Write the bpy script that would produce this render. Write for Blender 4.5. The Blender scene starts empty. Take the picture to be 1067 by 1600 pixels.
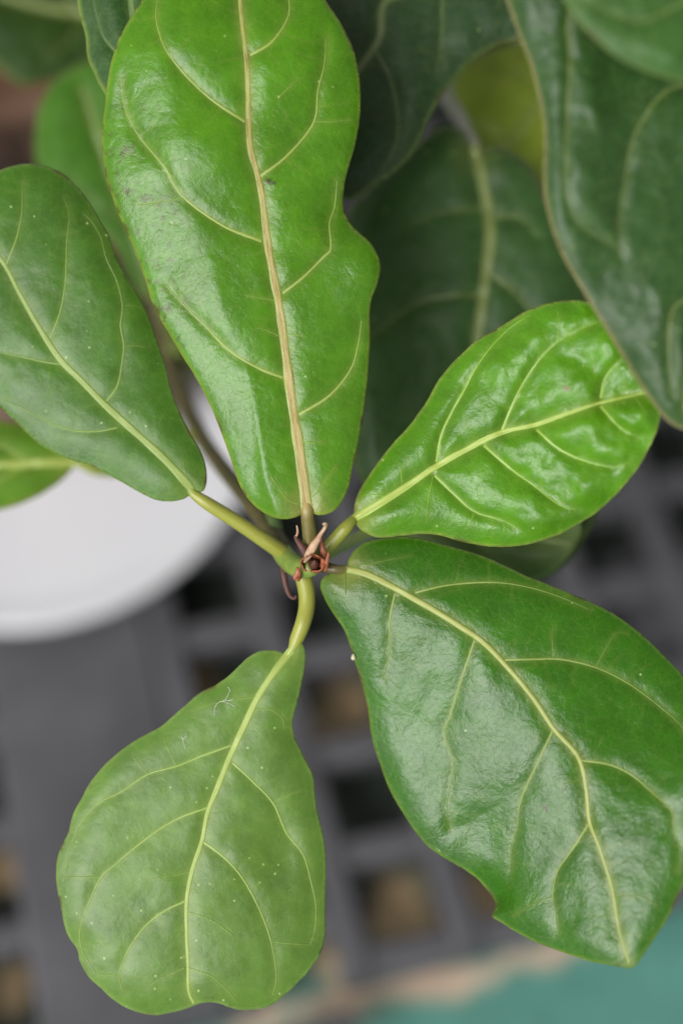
import bpy, math, random
import numpy as np
from mathutils import Vector, Matrix, geometry

random.seed(7); np.random.seed(7)
scene = bpy.context.scene
col = scene.collection

# ------------------------------------------------------------------ camera
LENS, SENSOR = 60.0, 36.0
CAM_H, PITCH = 0.65, 60.0            # height above the floor, degrees below the horizon
FOCUS = 0.427
cam_d = bpy.data.cameras.new('camera')
cam = bpy.data.objects.new('camera', cam_d); col.objects.link(cam)
cam.location = (0, 0, CAM_H); cam.rotation_euler = (math.radians(90 - PITCH), 0, 0)
cam_d.lens = LENS; cam_d.sensor_fit = 'VERTICAL'; cam_d.sensor_height = SENSOR; cam_d.sensor_width = 24.0
cam_d.clip_start = 0.01; cam_d.clip_end = 100
cam_d.dof.use_dof = True; cam_d.dof.focus_distance = FOCUS; cam_d.dof.aperture_fstop = 2.7
scene.camera = cam

# ------------------------------------------------------------------ light
A_ = math.radians(90 - PITCH)
RIGHT = np.array((1, 0, 0)); UP = np.array((0, math.cos(A_), math.sin(A_))); FWD = np.array((0, math.sin(A_), -math.cos(A_)))
sd = np.array((-0.50, -0.18, 0.85)); sd = sd / np.linalg.norm(sd)
to_sun = sd[0] * RIGHT + sd[1] * UP - sd[2] * FWD
world = bpy.data.worlds.new('World'); scene.world = world; world.use_nodes = True
nt = world.node_tree
bg = nt.nodes['Background']
sky = nt.nodes.new('ShaderNodeTexSky'); sky.sky_type = 'NISHITA'; sky.sun_disc = False
sky.sun_elevation = math.asin(to_sun[2]); sky.sun_rotation = math.atan2(to_sun[0], to_sun[1])
sky.air_density = 1.0; sky.dust_density = 3.0
hs = nt.nodes.new('ShaderNodeHueSaturation'); hs.inputs['Saturation'].default_value = 0.02      # overcast: a nearly white sky
nt.links.new(sky.outputs[0], hs.inputs['Color']); nt.links.new(hs.outputs[0], bg.inputs['Color'])
bg.inputs['Strength'].default_value = 0.085
sun_d = bpy.data.lights.new('sun', 'SUN'); sun_d.energy = 1.5; sun_d.angle = math.radians(38); sun_d.color = (1, 0.98, 0.94)
sun = bpy.data.objects.new('sun', sun_d); col.objects.link(sun)
sun.rotation_euler = Vector(to_sun).to_track_quat('Z', 'Y').to_euler(); sun.location = (0, 0, 3)
vs = scene.view_settings
vs.view_transform = 'Standard'; vs.look = 'None'; vs.gamma = 1; vs.use_curve_mapping = False; vs.exposure = 0.85

# ------------------------------------------------------------------ helpers
PX = 0.6 / 1600 * FOCUS              # metres per unit of the tracing at the leaf rosette
def P(x, y, z=0.0):
    """point at tracing position x, y lying z units nearer than the rosette's plane -> world"""
    x = np.asarray(x, float); y = np.asarray(y, float); z = np.asarray(z, float)
    d = FOCUS - z * PX
    a = (x - 533.5) / 1600 * 0.6 * d; b = -(y - 800) / 1600 * 0.6 * d
    return a[..., None] * RIGHT + b[..., None] * UP + d[..., None] * FWD + np.array((0, 0, CAM_H))
def on_level(x, y, h):
    """world point on the horizontal level h seen at x, y"""
    r = (x - 533.5) / 1600 * 0.6 * RIGHT - (y - 800) / 1600 * 0.6 * UP + FWD
    return np.array((0, 0, CAM_H)) + r * ((h - CAM_H) / r[2])

def cam_xyz(w):
    d = np.asarray(w) - np.array((0, 0, CAM_H)); dep = d @ FWD
    return (d @ RIGHT) / dep / .6 * 1600 + 533.5, -(d @ UP) / dep / .6 * 1600 + 800, (FOCUS - dep) / PX
def vnoise(x, y, seed=0):
    xi = np.floor(x).astype(np.int64); yi = np.floor(y).astype(np.int64)
    fx = x - xi; fy = y - yi
    fx = fx * fx * fx * (fx * (fx * 6 - 15) + 10); fy = fy * fy * fy * (fy * (fy * 6 - 15) + 10)
    def h(i, j):
        n = (i * 374761393 + j * 668265263 + seed * 974634721) & 0xffffffff
        n = ((n ^ (n >> 13)) * 1274126177) & 0xffffffff
        n = (n ^ (n >> 16)) & 0xffff
        return n / 32767.5 - 1
    return (h(xi, yi) * (1 - fx) + h(xi + 1, yi) * fx) * (1 - fy) + (h(xi, yi + 1) * (1 - fx) + h(xi + 1, yi + 1) * fx) * fy
def fbm(x, y, seed=0, o=3):
    r = 0; a = 1; s = 0
    for k in range(o):
        r = r + a * vnoise(x * 2 ** k, y * 2 ** k, seed + k * 17); s += a; a *= .5
    return r / s

def spline(pts, step, closed=False):
    """Catmull-Rom through pts (n x k), resampled about every step units of the first two columns"""
    p = np.asarray(pts, float); n = len(p); out = []
    if closed: idx = lambda i: p[i % n]
    else: idx = lambda i: (2 * p[0] - p[1]) if i < 0 else ((2 * p[-1] - p[-2]) if i >= n else p[i])
    for i in range(n if closed else n - 1):
        a, b, c, d = idx(i - 1), idx(i), idx(i + 1), idx(i + 2)
        m = max(1, int(round(np.linalg.norm((c - b)[:3]) / step)))
        t = np.arange(m)[:, None] / m
        out.append(.5 * (2 * b + (c - a) * t + (2 * a - 5 * b + 4 * c - d) * t ** 2 + (3 * b - a - 3 * c + d) * t ** 3))
    if not closed: out.append(p[-1:])
    return np.concatenate(out)

def seg_dist(x, y, poly, closed=False):
    """distance of points to a polyline"""
    a = poly; b = np.roll(poly, -1, 0)
    if not closed: a = a[:-1]; b = b[:-1]
    best = np.full(len(x), 1e18)
    for k in range(len(a)):
        dx, dy = b[k, 0] - a[k, 0], b[k, 1] - a[k, 1]
        L = dx * dx + dy * dy + 1e-9
        t = np.clip(((x - a[k, 0]) * dx + (y - a[k, 1]) * dy) / L, 0, 1)
        q = (x - a[k, 0] - t * dx) ** 2 + (y - a[k, 1] - t * dy) ** 2
        np.minimum(best, q, out=best)
    return np.sqrt(best)
def inside(x, y, poly):
    r = np.zeros(len(x), bool); n = len(poly); j = n - 1
    for i in range(n):
        yi, yj, xi, xj = poly[i, 1], poly[j, 1], poly[i, 0], poly[j, 0]
        if yi != yj:
            r ^= ((yi > y) != (yj > y)) & (x < (xj - xi) * (y - yi) / (yj - yi) + xi)
        j = i
    return r

def mesh_obj(name, verts, faces, mat, parent=None, loc=(0, 0, 0), colors=None, uv=None, smooth=True):
    me = bpy.data.meshes.new(name)
    loc = np.asarray(loc, float)
    me.from_pydata([tuple(v) for v in np.asarray(verts)], [], [tuple(int(i) for i in f) for f in faces])
    if smooth: me.polygons.foreach_set('use_smooth', [True] * len(me.polygons))
    if colors is not None:
        ca = me.color_attributes.new('Col', 'FLOAT_COLOR', 'POINT')
        c4 = np.ones((len(verts), 4), np.float32); c4[:, :3] = colors
        ca.data.foreach_set('color', c4.ravel())
    if uv is not None:
        ul = me.uv_layers.new(name='UVMap')
        li = np.zeros(len(me.loops), np.int32); me.loops.foreach_get('vertex_index', li)
        ul.data.foreach_set('uv', np.asarray(uv, np.float32)[li].ravel())
    if mat: me.materials.append(mat)
    me.update()
    o = bpy.data.objects.new(name, me); col.objects.link(o); o.location = tuple(loc)
    if parent: o.parent = parent
    return o
def tag(o, label=None, cat=None, group=None, kind=None):
    if label: o['label'] = label
    if cat: o['category'] = cat
    if group: o['group'] = group
    if kind: o['kind'] = kind
    return o
def empty(name, loc):
    o = bpy.data.objects.new(name, None); col.objects.link(o); o.location = tuple(loc); o.empty_display_size = .02
    return o

def sweep(path, rad, sides=14, caps=True, squash=None):
    """tube through world points path with radii rad"""
    path = np.asarray(path); n = len(path)
    t = np.gradient(path, axis=0); t /= np.linalg.norm(t, axis=1)[:, None] + 1e-12
    ref = np.array((0.3, 0.2, 0.93)); V = []
    u = np.cross(t[0], ref); u /= np.linalg.norm(u)
    for i in range(n):
        u = u - t[i] * np.dot(u, t[i]); u /= np.linalg.norm(u); w = np.cross(t[i], u)
        for k in range(sides):
            a = 2 * math.pi * k / sides
            V.append(path[i] + rad[i] * (math.cos(a) * u + math.sin(a) * w))
    F = []
    for i in range(n - 1):
        for k in range(sides):
            F.append((i * sides + k, i * sides + (k + 1) % sides, (i + 1) * sides + (k + 1) % sides, (i + 1) * sides + k))
    if caps:
        F.append(tuple(range(sides))[::-1]); F.append(tuple(range((n - 1) * sides, n * sides)))
    return np.array(V), F

# ------------------------------------------------------------------ materials
def new_mat(name):
    m = bpy.data.materials.new(name); m.use_nodes = True
    t = m.node_tree; b = t.nodes['Principled BSDF']
    return m, t, b
def N(t, kind, **kw):
    n = t.nodes.new(kind)
    for k, v in kw.items():
        if k in n.inputs: n.inputs[k].default_value = v
        else: setattr(n, k, v)
    return n
def mixc(t, fac, a, b, blend='MIX'):
    n = t.nodes.new('ShaderNodeMix'); n.data_type = 'RGBA'; n.blend_type = blend
    for s, v in ((0, fac), (6, a), (7, b)):
        if hasattr(v, 'is_linked') or hasattr(v, 'links'): t.links.new(v, n.inputs[s])
        elif s == 0: n.inputs[0].default_value = v
        else: n.inputs[s].default_value = (*v, 1)
    return n.outputs[2]
def ramp(t, src, lo, hi):
    n = t.nodes.new('ShaderNodeMapRange'); n.inputs[1].default_value = lo; n.inputs[2].default_value = hi
    t.links.new(src, n.inputs[0]); return n.outputs[0]

def leaf_material(name, rough=.3, trans=.22, dots=.5, bump=1.0, tcol=(.30, .50, .03), crinkle=1.0, spec=.5):
    m, t, b = new_mat(name)
    ca = N(t, 'ShaderNodeVertexColor', layer_name='Col')
    uv = N(t, 'ShaderNodeUVMap', uv_map='UVMap')
    # mottled green: cells and soft patches
    n1 = N(t, 'ShaderNodeTexNoise', Scale=14, Detail=5, Roughness=.6); t.links.new(uv.outputs[0], n1.inputs['Vector'])
    n2 = N(t, 'ShaderNodeTexVoronoi', Scale=110); n2.feature = 'DISTANCE_TO_EDGE'; t.links.new(uv.outputs[0], n2.inputs['Vector'])
    c = mixc(t, .42, ca.outputs[0], mixc(t, ramp(t, n1.outputs[0], .3, .7), (.55, .62, .55), (1.45, 1.36, 1.3)), 'MULTIPLY')
    c = mixc(t, ramp(t, n2.outputs[0], .10, 0.0), c, mixc(t, .06, c, (.30, .42, .08)))      # finest vein net
    # tiny pale lenticel dots, sparse and uneven
    v = N(t, 'ShaderNodeTexVoronoi', Scale=24); t.links.new(uv.outputs[0], v.inputs['Vector'])
    sep = t.nodes.new('ShaderNodeSeparateColor'); t.links.new(v.outputs['Color'], sep.inputs[0])
    n3 = N(t, 'ShaderNodeTexNoise', Scale=4, Detail=1); t.links.new(uv.outputs[0], n3.inputs['Vector'])
    keep = t.nodes.new('ShaderNodeMath'); keep.operation = 'MULTIPLY'
    t.links.new(ramp(t, sep.outputs[0], 1 - dots * .62, 1 - dots * .62 + .05), keep.inputs[0]); t.links.new(ramp(t, n3.outputs[0], .36, .50), keep.inputs[1])
    rad = t.nodes.new('ShaderNodeMath'); rad.operation = 'MULTIPLY'
    t.links.new(ramp(t, v.outputs['Distance'], .115, .05), rad.inputs[0]); t.links.new(keep.outputs[0], rad.inputs[1])
    c = mixc(t, rad.outputs[0], c, (.33, .44, .15))
    t.links.new(c, b.inputs['Base Color'])
    rn = N(t, 'ShaderNodeTexNoise', Scale=9, Detail=4); t.links.new(uv.outputs[0], rn.inputs['Vector'])
    mr = t.nodes.new('ShaderNodeMapRange'); mr.inputs[1].default_value = .3; mr.inputs[2].default_value = .7
    mr.inputs[3].default_value = rough - .05; mr.inputs[4].default_value = rough + .09
    t.links.new(rn.outputs[0], mr.inputs[0]); t.links.new(mr.outputs[0], b.inputs['Roughness'])
    b.inputs['IOR'].default_value = 1.45; b.inputs['Specular IOR Level'].default_value = spec
    # fine relief
    w1 = N(t, 'ShaderNodeTexNoise', Scale=70, Detail=4, Roughness=.65, Distortion=.6); t.links.new(uv.outputs[0], w1.inputs['Vector'])
    w2 = N(t, 'ShaderNodeTexNoise', Scale=30, Detail=5, Roughness=.62, Distortion=.4); t.links.new(uv.outputs[0], w2.inputs['Vector'])
    b1 = N(t, 'ShaderNodeBump', Strength=.5, Distance=.00021 * bump); t.links.new(w1.outputs[0], b1.inputs['Height'])
    b2 = N(t, 'ShaderNodeBump', Strength=.5, Distance=.00026 * bump * crinkle); t.links.new(w2.outputs[0], b2.inputs['Height']); t.links.new(b1.outputs[0], b2.inputs['Normal'])
    # puckered cells between the finest veins
    dn = N(t, 'ShaderNodeTexNoise', Scale=18, Detail=2); t.links.new(uv.outputs[0], dn.inputs['Vector'])
    dv = mixc(t, .05, uv.outputs[0], dn.outputs['Color'], 'ADD')
    pv = N(t, 'ShaderNodeTexVoronoi', Scale=27); pv.feature = 'DISTANCE_TO_EDGE'; t.links.new(dv, pv.inputs['Vector'])
    pr = ramp(t, pv.outputs[0], 0, .32)
    b3 = N(t, 'ShaderNodeBump', Strength=.4, Distance=.00007 * bump); t.links.new(pr, b3.inputs['Height']); t.links.new(b2.outputs[0], b3.inputs['Normal'])
    b2 = b3
    t.links.new(mixc(t, ramp(t, pv.outputs[0], .06, 0.0), c, mixc(t, .06, c, (.35, .42, .10))), b.inputs['Base Color'])
    t.links.new(b2.outputs[0], b.inputs['Normal'])
    tr = t.nodes.new('ShaderNodeBsdfTranslucent')
    t.links.new(mixc(t, .55, c, tcol), tr.inputs['Color']); t.links.new(b2.outputs[0], tr.inputs['Normal'])
    mx = t.nodes.new('ShaderNodeMixShader'); mx.inputs[0].default_value = trans
    t.links.new(b.outputs[0], mx.inputs[1]); t.links.new(tr.outputs[0], mx.inputs[2])
    t.links.new(mx.outputs[0], t.nodes['Material Output'].inputs['Surface'])
    return m
def vein_material(name, streak=(.22, .10, .03), amt=0.0, rough=.42):
    m, t, b = new_mat(name)
    ca = N(t, 'ShaderNodeVertexColor', layer_name='Col')
    uv = N(t, 'ShaderNodeUVMap', uv_map='UVMap')
    mp = N(t, 'ShaderNodeMapping'); mp.inputs['Scale'].default_value = (7, 2.2, 1); t.links.new(uv.outputs[0], mp.inputs[0])
    n = N(t, 'ShaderNodeTexNoise', Scale=1, Detail=5, Roughness=.7); t.links.new(mp.outputs[0], n.inputs['Vector'])
    f = t.nodes.new('ShaderNodeMath'); f.operation = 'MULTIPLY'; f.inputs[1].default_value = amt
    t.links.new(ramp(t, n.outputs[0], .5, .68), f.inputs[0])
    t.links.new(mixc(t, f.outputs[0], ca.outputs[0], streak), b.inputs['Base Color'])
    b.inputs['Roughness'].default_value = rough
    bp = N(t, 'ShaderNodeBump', Strength=.4, Distance=.0003); t.links.new(n.outputs[0], bp.inputs['Height']); t.links.new(bp.outputs[0], b.inputs['Normal'])
    return m
def plain(name, c1, c2, scale=60, rough=.5, bump=.0004, detail=5, sss=0):
    m, t, b = new_mat(name)
    tc = N(t, 'ShaderNodeTexCoord')
    n = N(t, 'ShaderNodeTexNoise', Scale=scale, Detail=detail, Roughness=.6); t.links.new(tc.outputs['Object'], n.inputs['Vector'])
    t.links.new(mixc(t, ramp(t, n.outputs[0], .32, .68), c1, c2), b.inputs['Base Color'])
    b.inputs['Roughness'].default_value = rough
    bp = N(t, 'ShaderNodeBump', Strength=.5, Distance=bump); t.links.new(n.outputs[0], bp.inputs['Height']); t.links.new(bp.outputs[0], b.inputs['Normal'])
    return m

M_leaf = leaf_material('fig leaf glossy', rough=.19, trans=.22, dots=.30, spec=.46)
M_leaf_dots = leaf_material('fig leaf satin', rough=.33, trans=.18, dots=.9, bump=.55, spec=.42)
M_leaf_pucker = leaf_material('fig leaf puckered', rough=.22, trans=.25, dots=.55, bump=1.1, crinkle=1.5)
M_leaf_old = leaf_material('fig leaf dark', rough=.46, trans=.08, dots=.35, bump=.7, tcol=(.10, .20, .02), spec=.3)
M_leaf_back = leaf_material('fig leaf shaded satin', rough=.5, trans=.12, dots=.2, bump=.6, spec=.14)
M_leaf_fore = leaf_material('fig leaf dark satin', rough=.30, trans=.08, dots=.3, bump=.9, tcol=(.10, .20, .02), spec=.27)
M_vein = vein_material('leaf vein', amt=.12)
M_vein_tan = vein_material('leaf vein tan streaked', streak=(.12, .05, .018), amt=1.0)
M_petiole = vein_material('leaf stalk', streak=(.16, .13, .03), amt=.25, rough=.33)
M_bark = plain('young bark', (.045, .048, .012), (.10, .075, .022), 300, .6)
M_scale = plain('dry bud scale', (.20, .045, .018), (.32, .10, .045), 700, .45, .0003)
M_scale_pale = plain('papery bud scale', (.30, .14, .08), (.55, .40, .26), 500, .5, .0003)
M_scale_dark = plain('withered bud scale', (.035, .012, .008), (.10, .03, .018), 700, .5, .0003)

# ------------------------------------------------------------------ setting
M_floor, t, b = new_mat('worn teal floor paint')
ca = N(t, 'ShaderNodeVertexColor', layer_name='Col'); tc = N(t, 'ShaderNodeTexCoord')
n = N(t, 'ShaderNodeTexNoise', Scale=55, Detail=6, Roughness=.65); t.links.new(tc.outputs['Object'], n.inputs['Vector'])
t.links.new(mixc(t, .5, ca.outputs[0], mixc(t, ramp(t, n.outputs[0], .3, .7), (.6, .6, .6), (1.3, 1.3, 1.3)), 'MULTIPLY'), b.inputs['Base Color'])
b.inputs['Roughness'].default_value = .7
PALLET_TOP = 0.032
ROT = math.radians(14.0)
def floor():
    c0 = on_level(535, 1085, 0)
    X = np.concatenate([np.linspace(-6, -.45, 12), np.arange(-.44, .441, .006), np.linspace(.45, 6, 12)])
    Y = np.concatenate([np.linspace(-5, -.12, 10), np.arange(-.11, .6, .006), np.linspace(.61, 9, 14)])
    gx, gy = np.meshgrid(X, Y); x = gx.ravel(); y = gy.ravel()
    z = .0006 * fbm(x * 40, y * 40, 3)
    bare = fbm(x * 26, y * 26, 11, 4) * .55 - .22
    spots = [(400, 1590, 70, 20), (500, 1572, 70, 20), (570, 1555, 90, 24), (650, 1535, 110, 28), (715, 1532, 80, 24), (870, 1484, 85, 26), (800, 1500, 40, 14), (520, 1500, 40, 28),
             (630, 1420, 60, 70), (765, 1400, 40, 55), (535, 1100, 60, 55), (10, 1350, 50, 50), (20, 1545, 45, 60), (310, 1075, 40, 40), (1080, 1000, 20, 60)]
    for sx, sy, rx, ry in spots:
        c = on_level(sx, sy, 0); e1 = np.linalg.norm(on_level(sx + rx, sy, 0) - c); e2 = np.linalg.norm(on_level(sx, sy + ry, 0) - c)
        ca_, sa_ = math.cos(ROT), math.sin(ROT)
        u = (x - c[0]) * ca_ + (y - c[1]) * sa_; v = -(x - c[0]) * sa_ + (y - c[1]) * ca_
        bare = np.maximum(bare, 1.0 - np.sqrt((u / e1) ** 2 + (v / e2) ** 2) + .35 * fbm(x * 60, y * 60, 5))
    k = np.clip(bare * 3, 0, 1)[:, None]
    under = on_level(535, 1085, 0)
    teal = np.array((.065, .205, .165)); tan = np.array((.46, .34, .25)); brown = np.array((.50, .36, .20))
    # shade painted under the pallet: teal goes near black, bare patches turn earth brown
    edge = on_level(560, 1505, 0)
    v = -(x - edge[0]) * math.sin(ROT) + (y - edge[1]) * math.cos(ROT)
    soil = np.clip(v / .02 + .5, 0, 1)[:, None]  # mask of the floor area under the pallet
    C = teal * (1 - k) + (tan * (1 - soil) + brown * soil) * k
    C = C * (1 - soil * (1 - k)) + np.array((.030, .040, .030)) * soil * (1 - k)  # unworn paint darkened as shade seen through the holes
    nx = len(X); F = [(j * nx + i, j * nx + i + 1, (j + 1) * nx + i + 1, (j + 1) * nx + i) for j in range(len(Y) - 1) for i in range(nx - 1)]
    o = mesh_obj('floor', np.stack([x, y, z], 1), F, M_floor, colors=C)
    tag(o, 'teal painted floor worn to pinkish bare patches', kind='structure')
floor()

M_plastic = plain('grey pallet plastic', (.040, .039, .043), (.088, .086, .096), 16, .55, .0006, 8)
def bar_mesh(name, L, W, H, bev=.0022):
    """bevelled bar along x, top at z=0"""
    prof = [(-W / 2, -H), (-W / 2, -bev), (-W / 2 + bev * .35, -bev * .35), (-W / 2 + bev, 0), (W / 2 - bev, 0), (W / 2 - bev * .35, -bev * .35), (W / 2, -bev), (W / 2, -H)]
    V = [(sx * L / 2, p[0], p[1]) for sx in (-1, 1) for p in prof]; n = len(prof)
    F = [(k, (k + 1) % n, n + (k + 1) % n, n + k) for k in range(n)] + [tuple(range(n))[::-1], tuple(range(n, 2 * n))]
    me = bpy.data.meshes.new(name); me.from_pydata(V, [], F); me.materials.append(M_plastic); return me
def pallet():
    o0 = on_level(535, 1085, PALLET_TOP)         # middle of one hole
    root = empty('plastic_pallet', (o0[0], o0[1], 0)); root.rotation_euler.z = ROT
    tag(root, 'dark grey plastic lattice pallet on the teal floor under the white pot', 'pallet')
    pitch, w = .0415, .0118
    n_back, n_front = 17, 2
    y0, y1 = -pitch * (n_front + .5), pitch * (n_back + .5)
    L = y1 - y0 + w
    me = bar_mesh('bar', L, w, .016); ci = bar_mesh('cross', pitch - w + .002, w, .013)
    def put(me, name, x, y, z, rz):
        o = bpy.data.objects.new(name, me); col.objects.link(o); o.parent = root; o.location = (x, y, z); o.rotation_euler.z = rz
    xs = [i - .5 for i in range(-1, 10)]
    for k in xs: put(me, 'bar', k * pitch, (y0 + y1) / 2, PALLET_TOP, math.pi / 2)
    # the wide solid deck board left of the lattice, then lattice again
    wide = .067
    xl = -1.5 * pitch - w / 2 - .0 
    pm = bar_mesh('deck_board', L, wide, .02)
    put(pm, 'deck_board', -1.5 * pitch + w / 2 - wide / 2 - w - .0005, (y0 + y1) / 2, PALLET_TOP + .0002, math.pi / 2)
    x2 = -1.5 * pitch - w / 2 - wide - .0005
    lefts = [x2 - pitch * k - (pitch - w) - w / 2 for k in range(6)]
    for xx in lefts: put(me, 'bar', xx, (y0 + y1) / 2, PALLET_TOP, math.pi / 2)
    centres = [k * pitch for k in range(-1, 9)] + [xx + pitch / 2 for xx in lefts]
    for j in range(-n_front, n_back + 2):
        y = (j - .5) * pitch
        for q, xx in enumerate(centres): put(ci, 'cross_bar', xx, y - (.52 * pitch if q == 0 else 0), PALLET_TOP - .0018, 0)
    # feet that keep the deck off the floor
    fm = bar_mesh('foot', .05, .05, PALLET_TOP - .014)
    for xx in (-.11, 3.5 * pitch, 8.5 * pitch, lefts[-1]):
        for yy in (y0 + .06 * 0 + .12, y1 - .03):
            put(fm, 'foot', xx, yy, PALLET_TOP - .0155, 0)
pallet()

# white pots
M_pot = plain('white glazed pot', (.82, .82, .83), (.87, .87, .87), 12, .38, .0002, 3)
M_saucer = plain('white saucer plastic', (.52, .52, .55), (.585, .585, .61), 9, .5, .0002, 4)
M_brown = plain('brown pot plastic', (.065, .032, .018), (.15, .08, .045), 30, .6, .0004)
M_soil, t, b = new_mat('potting soil')
ca = N(t, 'ShaderNodeVertexColor', layer_name='Col'); t.links.new(ca.outputs[0], b.inputs['Base Color']); b.inputs['Roughness'].default_value = .9
def lathe(prof, seg=96):
    V = []; F = []; n = len(prof)
    for k in range(seg):
        a = 2 * math.pi * k / seg
        for r, z in prof: V.append((r * math.cos(a), r * math.sin(a), z))
    for k in range(seg):
        for i in range(n - 1):
            F.append((k * n + i, ((k + 1) % seg) * n + i, ((k + 1) % seg) * n + i + 1, k * n + i + 1))
    return np.array(V), F
def pot(cx, cy, z, R, RT, H, label, slabel, seed, M_pot):
    root = empty('plant_pot', (cx, cy, z)); tag(root, label, 'pot', 'plant pots')
    b_ = .012
    body = [(0.0005, .0)] + [(R - b_ + b_ * math.sin(a), b_ - b_ * math.cos(a)) for a in np.linspace(0, math.pi / 2, 7)] + \
           [(R + (RT - R) * k, b_ + (H - .022 - b_) * k) for k in np.linspace(0.1, 1, 8)] + \
           [(RT - .001, H - .021), (RT - .004, H - .02), (RT - .006, H - .035), (R - .008, .02), (.0005, .018)]
    mesh_obj('pot_body', *lathe(body), M_pot, root)
    rim = [(RT - .003, H - .021), (RT + .0025, H - .0212), (RT + .0036, H - .0195), (RT + .004, H - .003), (RT + .003, H), (RT + .001, H + .0003), (RT - .002, H - .003), (RT - .003, H - .021)]
    mesh_obj('rim', *lathe(rim), M_pot, root)
    # crumbly soil
    rs = RT - .0065; V = []; C = []; rings = 60; seg = 150
    for i in range(rings + 1):
        r = rs * i / rings
        for k in range(seg):
            a = 2 * math.pi * k / seg; V.append((r * math.cos(a), r * math.sin(a), 0))
    V = np.array(V); x, y = V[:, 0], V[:, 1]
    nn = fbm(x * 70 + seed, y * 70, 21, 4); V[:, 2] = H - .028 + .008 * nn + .004 * vnoise(x * 260, y * 260, 9)
    k = np.clip(vnoise(x * 130, y * 130, 4) * 1.5 + .3, 0, 1)[:, None]
    C = np.array((.03, .017, .010)) * (1 - k) + np.array((.11, .052, .028)) * k
    F = [(i * seg + q, i * seg + (q + 1) % seg, (i + 1) * seg + (q + 1) % seg, (i + 1) * seg + q) for i in range(rings) for q in range(seg)]
    o = mesh_obj('potting_soil', V, F, M_soil, None, (cx, cy, z), colors=C)
    tag(o, slabel, 'soil', kind='stuff')
SAUCER_TOP = PALLET_TOP + .016
sc = on_level(47, 662, SAUCER_TOP); SR = on_level(47 + 357, 662, SAUCER_TOP)[0] - sc[0]
h = SAUCER_TOP - PALLET_TOP - .0006
prof = [(.0005, 0), (SR - .016, 0), (SR - .008, .003), (SR - .0015, .010), (SR, h - .001), (SR - .0012, h + .0008), (SR - .004, h + .0006), (SR - .009, h - .0012), (SR - .016, h - .002), (.0005, h - .002)]
o = mesh_obj('plant_saucer', *lathe(prof, 128), M_saucer, None, (sc[0], sc[1], PALLET_TOP + .0006))
tag(o, 'wide round white saucer on the pallet, carrying the brown pot', 'saucer')
pot_base = on_level(128, 540, SAUCER_TOP)
POT_R, POT_RT, POT_H = .058, .070, .105
POT_Z = SAUCER_TOP - .0022
pot(pot_base[0], pot_base[1], POT_Z, POT_R, POT_RT, POT_H, 'brown nursery pot standing on the round white saucer', 'reddish brown crumbly soil in the pot on the white saucer', 0, M_brown)
pot2 = on_level(920, -40, PALLET_TOP)
pot(pot2[0], pot2[1] + .03, PALLET_TOP + .0006, .085, .10, .15, 'pale pot almost hidden behind the large dark leaves', 'dark soil in the pale pot behind the dark leaves', 5, M_pot)

# ------------------------------------------------------------------ leaves
def smooth(x, a, b):
    t = np.clip((x - a) / (b - a), 0, 1); return t * t * (3 - 2 * t)

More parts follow.
